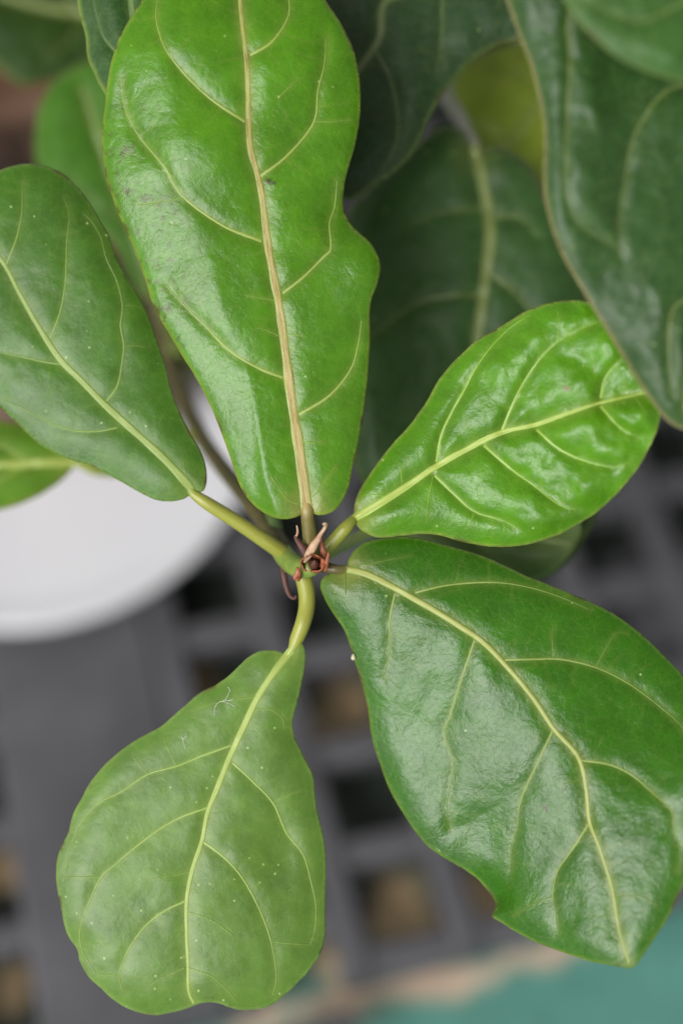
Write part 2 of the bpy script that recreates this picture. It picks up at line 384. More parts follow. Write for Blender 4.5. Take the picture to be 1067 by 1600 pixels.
def make_leaf(root, root_loc, outline, midrib, veins, zfun, color, edge_col, vein_col, mat, mw, step=3.2, minor=(), vw=7.0,
              valley=5.0, quilt=5.0, rough=1.6, roll=(), petiole=None, pmat=None, pcol=None, vmat=None, mmat=None, label=None, spots=(),
              yellow=.5, seed=1, thick=.00045, edge_w=3.0, mid_h=2.0, mid_col=None, grime=None):
    out = spline(outline, max(step, 3), True); cen_ = np.mean(out, 0)
    k_ = np.arange(len(out)); wv_ = 1.3 * fbm(k_ / 9., k_ * 0 + seed, seed + 3, 3); wv_[:6] *= .3; wv_[-6:] *= .3
    out = out + (out - cen_) / np.linalg.norm(out - cen_, axis=1)[:, None] * wv_[:, None]
    coarse = out[::max(1, int(round(9 / max(step, 3))))]
    mid = spline(midrib, 6); mid_c = spline(midrib, 14)
    vs_ = [(spline(v, 6), 1.0) for v in veins] + [(spline(v, 6), .45) for v in minor]
    vmain = [spline(v, 14) for v in veins]
    rng = np.random.RandomState(seed); tert = []
    for v in [spline(v, 6) for v in veins] + [mid]:
        if len(v) < 6: continue
        i = rng.randint(3, 6)
        while i < len(v) - 2:
            tn = v[min(i + 1, len(v) - 1)] - v[i - 1]; tn = tn / (np.linalg.norm(tn) + 1e-9); sg = rng.choice((-1, 1))
            nn_ = np.array((-tn[1], tn[0])) * sg; L_ = rng.uniform(22, 60); p = v[i]; pl = [p]
            for q in range(4):
                nn_ = nn_ + tn * rng.uniform(-.1, .28) + rng.uniform(-.15, .15, 2); nn_ /= np.linalg.norm(nn_); p = p + nn_ * L_ / 4; pl.append(p)
            tert.append(np.array(pl)); i += rng.randint(4, 9)
    def Z(x, y, de=None):
        z = zfun(x, y)
        dm = seg_dist(x, y, mid_c)
        dl = np.full(len(x), 1e9)
        for v in vmain: dl = np.minimum(dl, seg_dist(x, y, v))
        if de is None:
            de = seg_dist(x, y, coarse, True)
        fade = smooth(de, 0, 40)
        z = z - valley * np.exp(-(dm / 16) ** 2) - valley * .55 * np.exp(-(dl / 10) ** 2) * fade
        z = z + quilt * (1 - np.exp(-np.minimum(dm, dl) / 30)) * fade
        z = z + rough * (fbm(x / 75, y / 75, seed, 3) * 2.4 + fbm(x / 26, y / 26, seed + 5, 2) * .55) * (0.35 + .65 * fade)
        for rl_ in roll:
            r, k, fn = rl_[:3]; w = fn(x, y)
            if len(rl_) == 3: q = np.clip(1 - de / r, 0, 1); z = z - k * r * q * q / 2 * w
            else:                                             # a flat turned-down flange with a soft crease
                h = (r * w - de) / rl_[3]; z = z - k * rl_[3] * np.logaddexp(0, np.clip(h, -30, 30)) * np.clip(w * 3, 0, 1)
        return z, dm, dl, de
    # interior points
    x0, y0 = out.min(0); x1, y1 = out.max(0)
    gy = np.arange(y0, y1, step * .866); pts = []
    for j, yy in enumerate(gy):
        xx = np.arange(x0 + (j % 2) * step / 2, x1, step); pts.append(np.stack([xx, np.full(len(xx), yy)], 1))
    g = np.concatenate(pts); g = g[inside(g[:, 0], g[:, 1], coarse)]
    g = g + np.random.uniform(-.12, .12, g.shape) * step
    g = g[seg_dist(g[:, 0], g[:, 1], coarse, True) > step * .75]
    allp = np.concatenate([out, g]); no = len(out)
    r = geometry.delaunay_2d_cdt([Vector((a, b)) for a, b in allp], [(i, (i + 1) % no) for i in range(no)], [], 1, 1e-4)
    q = np.array([tuple(v) for v in r[0]]); F = [tuple(f)[::-1] for f in r[2]]
    x, y = q[:, 0], q[:, 1]
    z, dm, dl, de = Z(x, y)
    W = P(x, y, z)
    base2 = np.array(midrib[0], float)
    bz = Z(base2[:1], base2[1:2])[0][0]; bw = P(base2[0], base2[1], bz)
    rl = np.asarray(root_loc); loc = bw - rl
    # colour of the blade itself: young, old, halo along veins, pale margin
    cb = np.array(color); C = np.repeat(cb[None], len(x), 0)
    C = C * (1 + .22 * fbm(x / 110, y / 110, seed + 40, 3))[:, None]
    dv = np.full(len(x), 1e9)
    for v, k in vs_: dv = np.minimum(dv, seg_dist(x, y, v[::2] if len(v) > 4 else v) / (k + .25))
    dt = np.full(len(x), 1e9)
    for tl in tert: dt = np.minimum(dt, seg_dist(x, y, tl))
    def blend(C, c, k): return C * (1 - k[:, None]) + np.array(c) * k[:, None]
    C = blend(C, np.array(vein_col) * .8, .12 * np.exp(-(dt / 2.0) ** 2))
    C = blend(C, np.array(vein_col) * .8, .42 * np.exp(-(dm / 10) ** 2)); C = blend(C, np.array(vein_col) * .7, .22 * np.exp(-(dv / 6) ** 2))
    db = np.hypot(x - base2[0], y - base2[1]); C = blend(C, np.array(vein_col) * .8, yellow * np.exp(-(db / 34) ** 2))
    C = blend(C, edge_col, .85 * np.exp(-(de / edge_w) ** 2))
    C = blend(C, (.09, .05, .02), .8 * np.exp(-(de / 4.0) ** 2) * smooth(fbm(x / 30, y / 30, seed + 90, 3), .30, .55))
    if grime is not None:
        k = grime(x, y) * np.clip(fbm(x / 8, y / 11, seed + 70, 3) * 3.4 - .8, 0, 1); C = blend(C, (.06, .055, .015), k)
    for (sx, sy, sr, sc) in spots:
        C = blend(C, sc, np.clip(1.4 - np.hypot(x - sx, (y - sy)) / sr * (1 + .3 * vnoise(x / 4, y / 4, 3)), 0, 1))
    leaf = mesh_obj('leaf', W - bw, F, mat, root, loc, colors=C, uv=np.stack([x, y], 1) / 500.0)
    so = leaf.modifiers.new('thickness', 'SOLIDIFY'); so.thickness = thick; so.offset = -1; so.use_rim = True
    if label: leaf['label'] = label
    # veins: low rounded ribs lying in the blade
    def rib(name, line, w0, w1, h, m, c0, c1, tip=.0, na=7):
        n = len(line); tt = np.linspace(0, 1, n)
        tan = np.gradient(line, axis=0); tan /= np.linalg.norm(tan, axis=1)[:, None] + 1e-9
        nor = np.stack([-tan[:, 1], tan[:, 0]], 1)
        wob = 1 + .12 * vnoise(tt * n / 5, tt * 0 + seed, seed + len(line))
        half = (w0 * (1 - tt) + w1 * tt) * .5 * wob
        ks = np.linspace(-1, 1, na)
        X = line[:, None, :] + nor[:, None, :] * (half[:, None] * ks)[..., None]
        xx = X[..., 0].ravel(); yy = X[..., 1].ravel()
        zz = Z(xx, yy)[0] + (np.sqrt(np.clip(1 - ks ** 2, 0, 1))[None, :] * np.maximum(h * half / half.max(), .75)[:, None] + .1).ravel()
        Wv = P(xx, yy, zz) - bw
        fd = .85 * tt[:, None] ** 2.2
        cc = np.array(c0)[None] * (1 - fd) + np.array(c1)[None] * fd
        Cv = np.repeat(cc[:, None, :], na, 1)
        eg = (np.abs(ks) ** 2.5)[None, :, None] * .75
        Cv = Cv * (1 - eg) + (np.array(color) * 1.35 + np.array(vein_col) * .12)[None, None] * eg
        UVv = np.stack([np.repeat(ks[None] * .5 * half[:, None] / 8, n // n, 0), np.repeat((tt * n * 6 / 100)[:, None], na, 1)], -1).reshape(-1, 2)
        Fv = [(i * na + k, i * na + k + 1, (i + 1) * na + k + 1, (i + 1) * na + k) for i in range(n - 1) for k in range(na - 1)]
        return mesh_obj(name, Wv, Fv, m, leaf, (0, 0, 0), colors=Cv.reshape(-1, 3), uv=UVv)
    mc = mid_col if mid_col is not None else vein_col
    cend = np.array(color) * 1.25
    rib('midrib', mid, mw[0] * .88, mw[1] * .7, mid_h, mmat or vmat or M_vein, mc, np.array(vein_col) * .75 + cend * .25, na=9)
    for v, k in vs_:
        rib('side_vein', v, vw * .58 * k, max(1.2, vw * .2 * k), .8 * k, vmat or M_vein, np.array(vein_col) * (.62 if k == 1 else .22) + cend * (.38 if k == 1 else .78), cend, na=5)
    if petiole is not None:
        ml = mid[min(len(mid) - 1, 5)]; mz = Z(ml[None, 0], ml[None, 1])[0][0]; ml2 = mid[min(len(mid) - 1, 2)]; mz2 = Z(ml2[None, 0], ml2[None, 1])[0][0]
        pp = [(ml[0], ml[1], mz - mw[0] * .62, mw[0] * .42), (ml2[0], ml2[1], mz2 - mw[0] * .34, mw[0] * .46)] + [(base2[0], base2[1], bz - mw[0] * .12, mw[0] * .5)] + list(petiole[1:])
        s = spline(pp, 5)
        V, Fp = sweep(P(s[:, 0], s[:, 1], s[:, 2]), s[:, 3] * PX, 16)
        n = len(s); tt = np.repeat(np.linspace(0, 1, n), 16)
        pc = np.array(pcol if pcol is not None else vein_col)
        if pc.ndim == 1: pc = np.stack([pc, pc])
        Cp = pc[0][None] * (1 - tt[:, None]) + pc[1][None] * tt[:, None]
        ms = smooth(np.repeat(np.linspace(0, n * 5., n), 16), 18, 46)[:, None]      # the midrib's colour runs on into the stalk
        Cp = np.array(mid_col if mid_col is not None else vein_col)[None] * (1 - ms) + Cp * ms
        UVp = np.stack([np.tile(np.arange(16) / 16 * 1.6, n), np.repeat(np.arange(n) * 5 / 100, 16)], 1)
        mesh_obj('petiole', V - bw, Fp, pmat or M_petiole, leaf, (0, 0, 0), colors=Cp, uv=UVp)
    return leaf, Z, bw

# ------------------------------------------------------------------ the seedling in the front pot
root_loc = np.array((pot_base[0] + .012, pot_base[1] - .018, POT_Z + POT_H - .032))
fig = empty('fiddle_leaf_fig', root_loc)
tag(fig, 'young broad-leaved fig with a rosette of bright glossy leaves in the front white pot', 'plant')
def lin(x0, y0, gx, gy, z0=0):
    return lambda x, y: z0 + gx * (x - x0) + gy * (y - y0)
def bump2(x, y, cx, cy, rx, ry, a, ang=0.0):
    c, s = math.cos(ang), math.sin(ang); u = (x - cx) * c + (y - cy) * s; v = -(x - cx) * s + (y - cy) * c
    return a * np.exp(-(u / rx) ** 2 - (v / ry) ** 2)
one = lambda x, y: np.ones(len(x))

# --- tall leaf with tan streaked midrib
def zA(x, y):
    ax = np.interp(y, [-100, 0, 200, 300, 470, 620, 800], [372, 376, 388, 408, 436, 455, 480])
    v = x - ax
    z = 14 + .03 * (800 - y) - .04 * v
    z = z - .00045 * np.clip(v, 0, None) ** 2                                   # right half falls away
    z = z - .0001 * np.clip(-v, 0, None) ** 2
    z = z + bump2(x, y, 560, 330, 60, 40, -16) + bump2(x, y, 585, 420, 50, 60, 12)    # wavy right margin
    z = z + bump2(x, y, 330, 230, 70, 60, 9, .6) + bump2(x, y, 440, 80, 70, 70, 8) + bump2(x, y, 300, 60, 70, 60, 6)
    z = z - .06 * np.clip(120 - y, 0, None) - .0006 * np.clip(120 - y, 0, None) ** 2
    return z
A_out = [(479,792),(472,803),(456,810),(438,811),(415,803),(395,788),(378,765),(366,735),(355,700),(343,668),(325,625),(300,580),(275,540),(255,505),(238,470),(225,430),(208,385),(192,350),(178,315),(168,285),(162,245),(160,210),(165,160),(170,120),(180,75),(198,38),(222,0),(243,-35),(285,-75),(335,-98),(390,-102),(445,-82),(485,-42),(510,0),(535,40),(552,75),(561,115),(564,150),(562,185),(555,225),(545,260),(538,290),(537,320),(545,345),(560,362),(578,378),(590,398),(595,420),(590,445),(582,465),(578,490),(578,530),(575,580),(570,630),(562,680),(552,725),(545,760),(530,790),(512,803),(497,805),(487,800)]
A_mid = [(480,798),(473,740),(466,690),(455,620),(445,540),(435,470),(420,390),(410,310),(402,270),(392,235),(389,200),(388,150),(386,100),(380,50),(375,0),(370,-60),(368,-95)]
A_v = [[(409,377),(348,352),(285,306),(257,261),(216,210),(196,167),(191,121)], [(383,190),(333,157),(292,119),(262,81),(249,51),(244,20),(250,-12)],
       [(406,276),(449,243),(490,192),(497,142),(507,101),(510,61)], [(391,86),(424,66),(449,30),(452,2),(445,-30)],
       [(442,458),(474,433),(507,400),(517,388),(515,349),(523,324),(527,283)], [(442,590),(404,575),(358,547),(318,506),(280,468),(258,442)],
       [(467,648),(515,618),(548,577),(560,537),(565,501)]]
A_minor = [[(285,309),(252,316),(216,320)], [(490,190),(520,190),(550,187)], [(478,785),(497,767),(525,729)], [(474,788),(449,780),(424,744)],
           [(433,470),(405,465),(380,460)], [(450,522),(480,526)], [(446,530),(415,515),(400,512)], [(470,690),(505,692)], [(438,150),(470,120)]]
left_side = lambda x, y: smooth(-(x - np.interp(y, [-100, 0, 200, 300, 470, 620, 800], [372, 376, 388, 408, 436, 455, 470])), 20, 70)
leafA, ZA, bA = make_leaf(fig, root_loc, A_out, A_mid, A_v, zA, (.066, .200, .004), (.24, .31, .045), (.36, .34, .10), M_leaf, (21, 5), minor=A_minor,
    roll=[(100, .29, lambda x, y: left_side(x, y) * np.interp(y, [0, 200, 400, 600, 800], [.5, 1.1, 1.05, .72, .58]), 5.0), (16, .4, one)], valley=3.5, quilt=3, rough=.9, petiole=[(480, 798, 8, 9), (481, 812, 0, 10.5), (484, 838, -12, 11.5), (487, 868, -28, 12)],
    pcol=[(.14, .10, .03), (.17, .17, .035)], pmat=vein_material('brownish stalk', amt=.7, streak=(.08, .03, .015)), mmat=M_vein_tan, vmat=vein_material('tan side vein', amt=.3, streak=(.25, .13, .05)), mid_col=(.36, .28, .095),
    spots=[(420, 284, 5, (.035, .02, .012)), (428, 286, 3, (.04, .025, .015))], seed=3, vw=7.5, yellow=.75, mid_h=2.8,
    grime=lambda x, y: .7 * smooth(-x + np.interp(y, [100, 200, 400, 600], [290, 290, 330, 340]), 0, 80) * smooth(y, 120, 220) * smooth(-y, -640, -520),
    label='tall leaf with tan streaked midrib')

# --- left leaf
def zB(x, y):
    u = ((302 - x) + (771 - y)) / 1.414; v = ((x - 302) - (y - 771)) / 1.414      # v > 0: upper right half
    z = -30 - .05 * u + .01 * (x - 150) + .00 * (y - 500) + .0002 * v * np.abs(v)
    z = z - .00035 * v ** 2
    return z + bump2(x, y, 100, 420, 120, 120, 8)
B_out = [(303,769),(317,768),(323,753),(322,730),(313,704),(296,674),(278,636),(266,603),(259,569),(249,543),(240,513),(229,486),(218,464),(201,438),(184,408),(173,374),(159,348),(143,319),(124,295),(105,276),(83,263),(62,257),(41,255),(23,258),(0,266),(-30,285),(-70,330),(-98,390),(-108,450),(-95,515),(-60,573),(-25,613),(0,636),(26,659),(56,689),(86,708),(113,719),(139,726),(165,740),(195,756),(225,773),(248,782),(270,784),(289,779)]
B_mid = [(302,771),(293,756),(255,715),(210,674),(165,633),(124,591),(94,561),(60,509),(34,464),(11,419),(-2,400),(-30,355),(-50,325)]
B_v = [[(167,627),(184,603),(191,569),(194,539),(189,509),(192,479),(184,441),(167,404),(158,370),(144,346),(131,334)], [(79,529),(94,490),(103,441),(105,381),(109,336),(101,310)],
       [(11,413),(26,374),(35,333),(36,291),(41,278)], [(96,569),(68,565),(34,557),(0,550),(-50,535)], [(184,668),(150,674),(113,672),(75,659),(34,636),(8,625)]]
B_minor = [[(195,477),(208,477),(221,479)], [(197,540),(215,540),(233,542)], [(293,748),(289,734),(285,700)]]
leafB, ZB, bB = make_leaf(fig, root_loc, B_out, B_mid, B_v, zB, (.044, .130, .008), (.16, .24, .06), (.22, .29, .06), M_leaf_dots, (15, 6.5), minor=B_minor,
    roll=[(60, .35, one)], valley=2, quilt=2, rough=.9, petiole=[(302, 771, -36, 9.5), (325, 787, -42, 10.5), (370, 815, -52, 11.5), (415, 845, -66, 12.5), (440, 862, -80, 13), (455, 873, -92, 12)],
    pcol=[(.27, .28, .04), (.26, .27, .04)], seed=9, vw=6, yellow=.4, label='dull green leaf freckled with pale dots')

# --- puckered light green leaf to the right
def zC(x, y):
    dx, dy = (1012 - 553) / 497., (612 - 807) / 497.
    u = (x - 553) * dx + (y - 807) * dy; v = -(x - 553) * dy + (y - 807) * dx         # v > 0: lower half
    z = -14 + .10 * u + .21 * 30 * np.logaddexp(0, (u - 190) / 30) + .05 * v - .0002 * np.clip(u - 400, 0, None) ** 2
    z = z - .0007 * np.clip(-v - 30, 0, None) ** 2 - .0004 * np.clip(v - 60, 0, None) ** 2
    k = smooth(u, 180, 320)
    z = z + k * 5.5 * fbm(x / 38, y / 38, 91, 2)
    z = z + bump2(x, y, 900, 560, 26, 22, -9) + bump2(x, y, 955, 595, 30, 24, -8, .5) + bump2(x, y, 985, 660, 26, 24, 8) + bump2(x, y, 925, 680, 50, 26, 8, .4) + bump2(x, y, 810, 790, 60, 28, 7, .3)
    return z
C_out = [(554,812),(553,794),(561,768),(576,743),(602,707),(633,671),(658,640),(679,604),(705,568),(741,535),(782,509),(823,486),(858,473),(899,468),(932,476),(966,505),(997,543),(1017,589),(1028,625),(1031,650),(1023,681),(1002,722),(976,758),(941,794),(899,822),(853,843),(807,853),(766,854),(725,848),(689,837),(658,834),(628,837),(592,840),(569,832),(557,821)]
C_mid = [(553,810),(597,784),(638,758),(679,730),(725,704),(782,676),(838,663),(889,645),(935,630),(982,619),(1014,612)]
C_v = [[(682,722),(689,681),(705,645),(725,609),(741,578),(766,543),(797,512),(828,491)], [(784,673),(797,640),(817,599),(843,561),(869,535),(899,517),(933,503)],
       [(938,622),(946,589),(974,555)], [(756,696),(797,732),(833,758),(874,789),(899,796)], [(838,671),(869,699),(905,717),(956,730),(982,722)], [(938,635),(966,666),(992,681)],
       [(679,743),(710,773),(741,799),(787,814),(807,825)]]
C_minor = [[(869,535),(874,507),(871,486)], [(741,801),(736,812),(733,825)], [(676,745),(669,784),(666,817)], [(628,753),(627,735),(630,722)], [(990,618),(1000,632),(1012,650)], [(600,775),(575,772),(565,775)]]
leafC, ZC, bC = make_leaf(fig, root_loc, C_out, C_mid, C_v, zC, (.076, .232, .004), (.30, .36, .08), (.31, .37, .07), M_leaf_pucker, (14, 5), minor=C_minor,
    roll=[(45, .55, one)], valley=7, quilt=7, rough=1.8, petiole=[(553, 810, -20, 9.5), (541, 824, -24, 10.5), (522, 845, -32, 11), (500, 872, -40, 12)],
    pcol=[(.26, .28, .035), (.22, .24, .035)], seed=15, vw=7, yellow=.8, spots=[(885, 607, 4, (.16, .05, .04))], label='light green leaf puckered between its veins')

# --- large leaf to the lower right
D_axis = spline([(480,850),(540,889),(617,919),(667,947),(716,977),(755,1004),(793,1043),(832,1090),(865,1139),(903,1183),(922,1234),(935,1283),(946,1323),(960,1387),(975,1451),(1000,1560)], 16)
def zD(x, y):
    d = seg_dist(x, y, D_axis)
    side = x - np.interp(y, D_axis[:, 1], D_axis[:, 0])                                # > 0: right half
    l = np.where(side < 0, d, 0); r = np.where(side > 0, d, 0)
    z = -24 + .145 * (x - 540) + .075 * (y - 890)
    z = z - .10 * l - .17 * 10 * np.logaddexp(0, (l - 45) / 10) + .05 * np.clip(l - 170, 0, None)
    z = z - .16 * r - .00012 * r ** 2
    t = smooth(.55 * (x - 850) + .83 * (y - 1250), -30, 110)                           # beyond the crease the tip lifts and turns
    z = z + t * (.04 * (y - 1250) + .13 * (x - 930) + .16 * r)
    z = z + bump2(x, y, 765, 1395, 34, 40, -16) + bump2(x, y, 745, 1310, 46, 60, -12, .5)
    return z
D_out = [(541,888),(545,872),(557,856),(579,845),(617,838),(661,842),(711,856),(755,869),(799,889),(843,908),(898,930),(947,952),(986,977),(1019,1007),(1046,1034),(1067,1056),(1086,1090),(1100,1140),(1107,1200),(1104,1260),(1090,1320),(1067,1382),(1049,1422),(1026,1461),(999,1501),(988,1512),(975,1512),(950,1507),(920,1502),(886,1491),(846,1476),(812,1459),(782,1441),(768,1432),(772,1421),(773,1408),(762,1392),(747,1375),(728,1360),(708,1348),(683,1333),(659,1313),(634,1278),(609,1234),(594,1197),(580,1145),(573,1095),(562,1057),(551,1024),(538,985),(518,955),(505,930),(501,914),(507,901),(524,893)]
D_mid = [(540,889),(573,897),(617,919),(667,947),(716,977),(755,1004),(793,1043),(832,1090),(865,1139),(903,1183),(915,1234),(920,1283),(935,1323),(955,1387),(966,1451),(982,1505)]
D_v = [[(648,926),(694,915),(744,910),(788,911),(832,919),(876,933),(920,952)], [(788,1031),(832,1030),(876,1030),(931,1043),(980,1067),(1019,1095),(1052,1122),(1067,1139),(1085,1165)],
       [(908,1188),(950,1194),(984,1209),(1014,1234),(1049,1268),(1054,1303),(1063,1328),(1058,1362)], [(617,927),(609,968),(608,1018),(598,1062)],
       [(741,1001),(722,1056),(703,1117),(694,1144),(705,1183),(708,1194),(703,1229),(698,1258),(702,1293)], [(863,1142),(831,1209),(812,1254),(807,1293),(799,1323),(797,1367)],
       [(920,1286),(896,1323),(871,1360),(863,1397),(868,1431),(872,1461)]]
D_minor = [[(931,1041),(947,1012),(963,988),(985,992)], [(863,1399),(831,1414),(802,1431)], [(957,1402),(999,1399),(1029,1417)], [(545,886),(590,878),(640,868)], [(540,895),(540,930)], [(865,1030),(862,995),(865,975)], [(912,1215),(880,1225)]]
leafD, ZD, bD = make_leaf(fig, root_loc, D_out, D_mid, D_v, zD, (.027, .118, .002), (.17, .26, .05), (.30, .32, .08), M_leaf, (13, 5), minor=D_minor,
    roll=[(40, .35, one)], valley=2.6, quilt=2.2, rough=1.0, petiole=[(540, 889, 5, 7), (528, 890, -27, 7.5), (512, 887, -31, 9), (494, 882, -36, 11)],
    pcol=[(.13, .11, .03), (.07, .045, .02)], seed=23, vw=6.5, yellow=.7, spots=[(851, 1260, 3.5, (.07, .04, .05)), (854, 1266, 3, (.08, .05, .05))],
    label='largest leaf, deep green with a nicked left margin')

# --- lower leaf
def zE(x, y):
    ax = np.interp(y, [1000, 1090, 1180, 1270, 1360, 1410, 1550], [462, 403, 361, 325, 301, 292, 296]); v = x - ax
    z = -22 + .02 * (y - 1015) + .04 * v - .0004 * np.clip(v, 0, None) ** 2 - .0002 * np.clip(-v, 0, None) ** 2
    z = z - .0010 * np.clip(y - 1470, 0, None) ** 2 + bump2(x, y, 440, 1320, 40, 60, -9) + bump2(x, y, 112, 1475, 30, 30, -8) + bump2(x, y, 330, 1575, 40, 40, 8)
    return z
E_out = [(457,1012),(463,1004),(471,1004),(477,1017),(477,1039),(472,1066),(465,1098),(458,1125),(460,1147),(467,1165),(478,1188),(490,1215),(494,1251),(501,1287),(508,1323),(511,1359),(509,1395),(508,1431),(509,1458),(503,1485),(487,1512),(465,1537),(438,1561),(415,1575),(388,1578),(361,1575),(339,1568),(316,1567),(294,1575),(267,1583),(240,1586),(208,1579),(186,1568),(163,1550),(141,1528),(125,1503),(121,1483),(107,1462),(98,1431),(91,1395),(88,1359),(94,1327),(107,1300),(116,1269),(136,1233),(154,1206),(181,1179),(213,1156),(249,1136),(276,1114),(307,1087),(339,1069),(361,1053),(384,1030),(406,1017),(429,1016),(445,1021),(452,1020)]
E_mid = [(456,1015),(433,1044),(406,1084),(384,1129),(361,1179),(343,1224),(325,1269),(316,1314),(301,1359),(292,1408),(292,1462),(294,1507),(295,1548),(303,1568)]
E_v = [[(361,1165),(321,1179),(276,1197),(231,1210),(190,1237),(154,1255),(127,1287),(109,1327),(104,1363)], [(325,1262),(285,1276),(249,1296),(213,1323),(181,1350),(159,1370),(141,1408),(127,1444),(127,1480),(150,1521)],
       [(289,1408),(253,1426),(222,1453),(199,1489),(187,1523),(193,1552)], [(364,1192),(393,1219),(427,1255),(447,1300),(474,1336),(487,1381),(494,1417),(492,1453),(485,1476)],
       [(319,1316),(352,1341),(379,1372),(402,1413),(420,1458),(429,1498),(432,1530),(427,1555)]]
E_minor = [[(400,1089),(366,1093),(330,1100),(298,1111)], [(427,1254),(448,1244),(469,1235)], [(423,1471),(451,1474),(485,1476)], [(400,1108),(424,1109),(442,1123),(445,1140)],
           [(294,1512),(330,1525),(357,1548),(373,1570)], [(289,1512),(253,1528),(230,1545)], [(157,1370),(130,1370),(105,1370)], [(231,1208),(218,1194),(208,1181)], [(188,1523),(170,1523),(154,1522)],
           [(300,1362),(265,1368),(240,1372)], [(296,1425),(335,1440),(365,1462)], [(276,1196),(264,1172),(256,1150)]]
leafE, ZE, bE = make_leaf(fig, root_loc, E_out, E_mid, E_v, zE, (.092, .190, .024), (.22, .32, .09), (.29, .36, .08), M_leaf_dots, (13, 6), minor=E_minor,
    roll=[(50, .35, one)], valley=2, quilt=2, rough=.9, petiole=[(452, 1022, -24, 9), (463, 1000, -36, 11), (473, 975, -32, 12.5), (479, 950, -38, 13), (479, 925, -42, 13.5), (474, 900, -46, 14)],
    pcol=[(.28, .30, .045), (.26, .27, .04)], seed=31, vw=6.5, yellow=.3, label='pear-shaped pale green leaf hanging on a curved stalk')

# --- older leaves of the same plant, lower down
DARK = (.020, .055, .012)
def quick(root, rl, out, mid, veins, z0, gx, gy, color, mw, mat=M_leaf_old, vein=(.16, .20, .05), step=8, petiole=None, seed=50, roll=((50, .4, one),), edge=(.12, .16, .05), rough=3, bend=0., label=None, vw=8, quilt=6, pcol=None, extra=None):
    cx = np.mean([p[0] for p in out]); cy = np.mean([p[1] for p in out])
    zf = lambda x, y: z0 + gx * (x - cx) + gy * (y - cy) - bend * ((x - cx) ** 2 + (y - cy) ** 2) + (extra(x, y) if extra else 0)
    pet = None
    if petiole:
        b = np.array([mid[0]], float); zb = zf(b[:, 0], b[:, 1])[0]
        pet = [(mid[0][0], mid[0][1], zb - 6, petiole[0][3])] + list(petiole)
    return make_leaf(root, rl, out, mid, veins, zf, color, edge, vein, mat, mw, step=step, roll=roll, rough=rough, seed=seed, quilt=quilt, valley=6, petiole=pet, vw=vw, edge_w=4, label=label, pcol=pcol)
quick(fig, root_loc, [(122,-20),(124,20),(133,50),(138,90),(148,115),(160,140),(185,172),(225,165),(270,90),(300,-20),(290,-80),(230,-120),(160,-100),(130,-60)],
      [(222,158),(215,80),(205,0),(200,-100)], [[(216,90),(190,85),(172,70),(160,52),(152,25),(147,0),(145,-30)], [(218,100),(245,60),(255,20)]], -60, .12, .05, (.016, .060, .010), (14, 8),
      step=4, petiole=[(228, 190, -80, 10), (300, 420, -250, 11), (400, 700, -260, 12), (432, 832, -140, 12)], edge=(.20, .27, .06), rough=1.5, seed=61, vein=(.10, .17, .04), label='dark leaf half hidden behind the tall leaf')
quick(fig, root_loc, [(122,722),(112,735),(92,755),(55,778),(0,797),(-60,805),(-130,780),(-165,725),(-140,670),(-70,648),(0,656),(50,668),(95,695),(115,712)],
      [(122,722),(60,724),(0,727),(-80,728),(-150,726)], [[(50,725),(10,700),(-40,680)], [(40,726),(0,750),(-50,770)]], -330, -.05, .05, (.075, .175, .012), (16, 8), mat=M_leaf_back,
      petiole=[(160, 735, -380, 11), (235, 728, -450, 12), (312, 672, -485, 13)], edge=(.25, .28, .06), vein=(.28, .33, .06), seed=62, rough=1.5, label='small yellowish leaf over the white pot')
quick(fig, root_loc, [(190,-60),(240,-10),(235,50),(180,80),(130,103),(80,127),(40,134),(5,112),(-45,50),(-60,-40),(-20,-110),(60,-140),(140,-120)],
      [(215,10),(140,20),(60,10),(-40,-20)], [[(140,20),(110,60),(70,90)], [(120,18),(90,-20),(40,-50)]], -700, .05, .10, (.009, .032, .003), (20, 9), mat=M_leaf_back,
      petiole=[(250, 60, -720, 12), (300, 300, -760, 13), (268, 572, -660, 14)], seed=63)
quick(fig, root_loc, [(230,470),(205,440),(180,385),(140,350),(95,325),(62,270),(55,215),(68,150),(110,108),(165,95),(220,112),(262,200),(275,320),(262,420)],
      [(245,468),(215,380),(170,260),(130,140)], [[(200,340),(150,320),(110,280)], [(205,360),(240,300),(250,230)]], -560, .06, -.02, (.036, .115, .009), (18, 8), mat=M_leaf_back,
      petiole=[(262, 505, -600, 11), (292, 570, -680, 12), (285, 612, -600, 13)], seed=64)

quick(fig, root_loc, [(632,815),(650,780),(705,760),(800,750),(880,775),(908,822),(888,868),(850,902),(800,915),(730,905),(670,880),(640,850)],
      [(632,820),(700,825),(790,835),(890,850)], [[(700,825),(740,795),(780,775)], [(720,828),(760,860),(800,890)]], -230, .22, -.05, (.12, .19, .06), (14, 7), mat=M_leaf_dots,
      petiole=[(600, 822, -215, 10), (540, 850, -170, 11), (490, 876, -110, 11), (462, 884, -75, 11)], edge=(.22, .28, .08), vein=(.25, .32, .09), seed=67, rough=1.5, label='pale leaf under the puckered leaf')
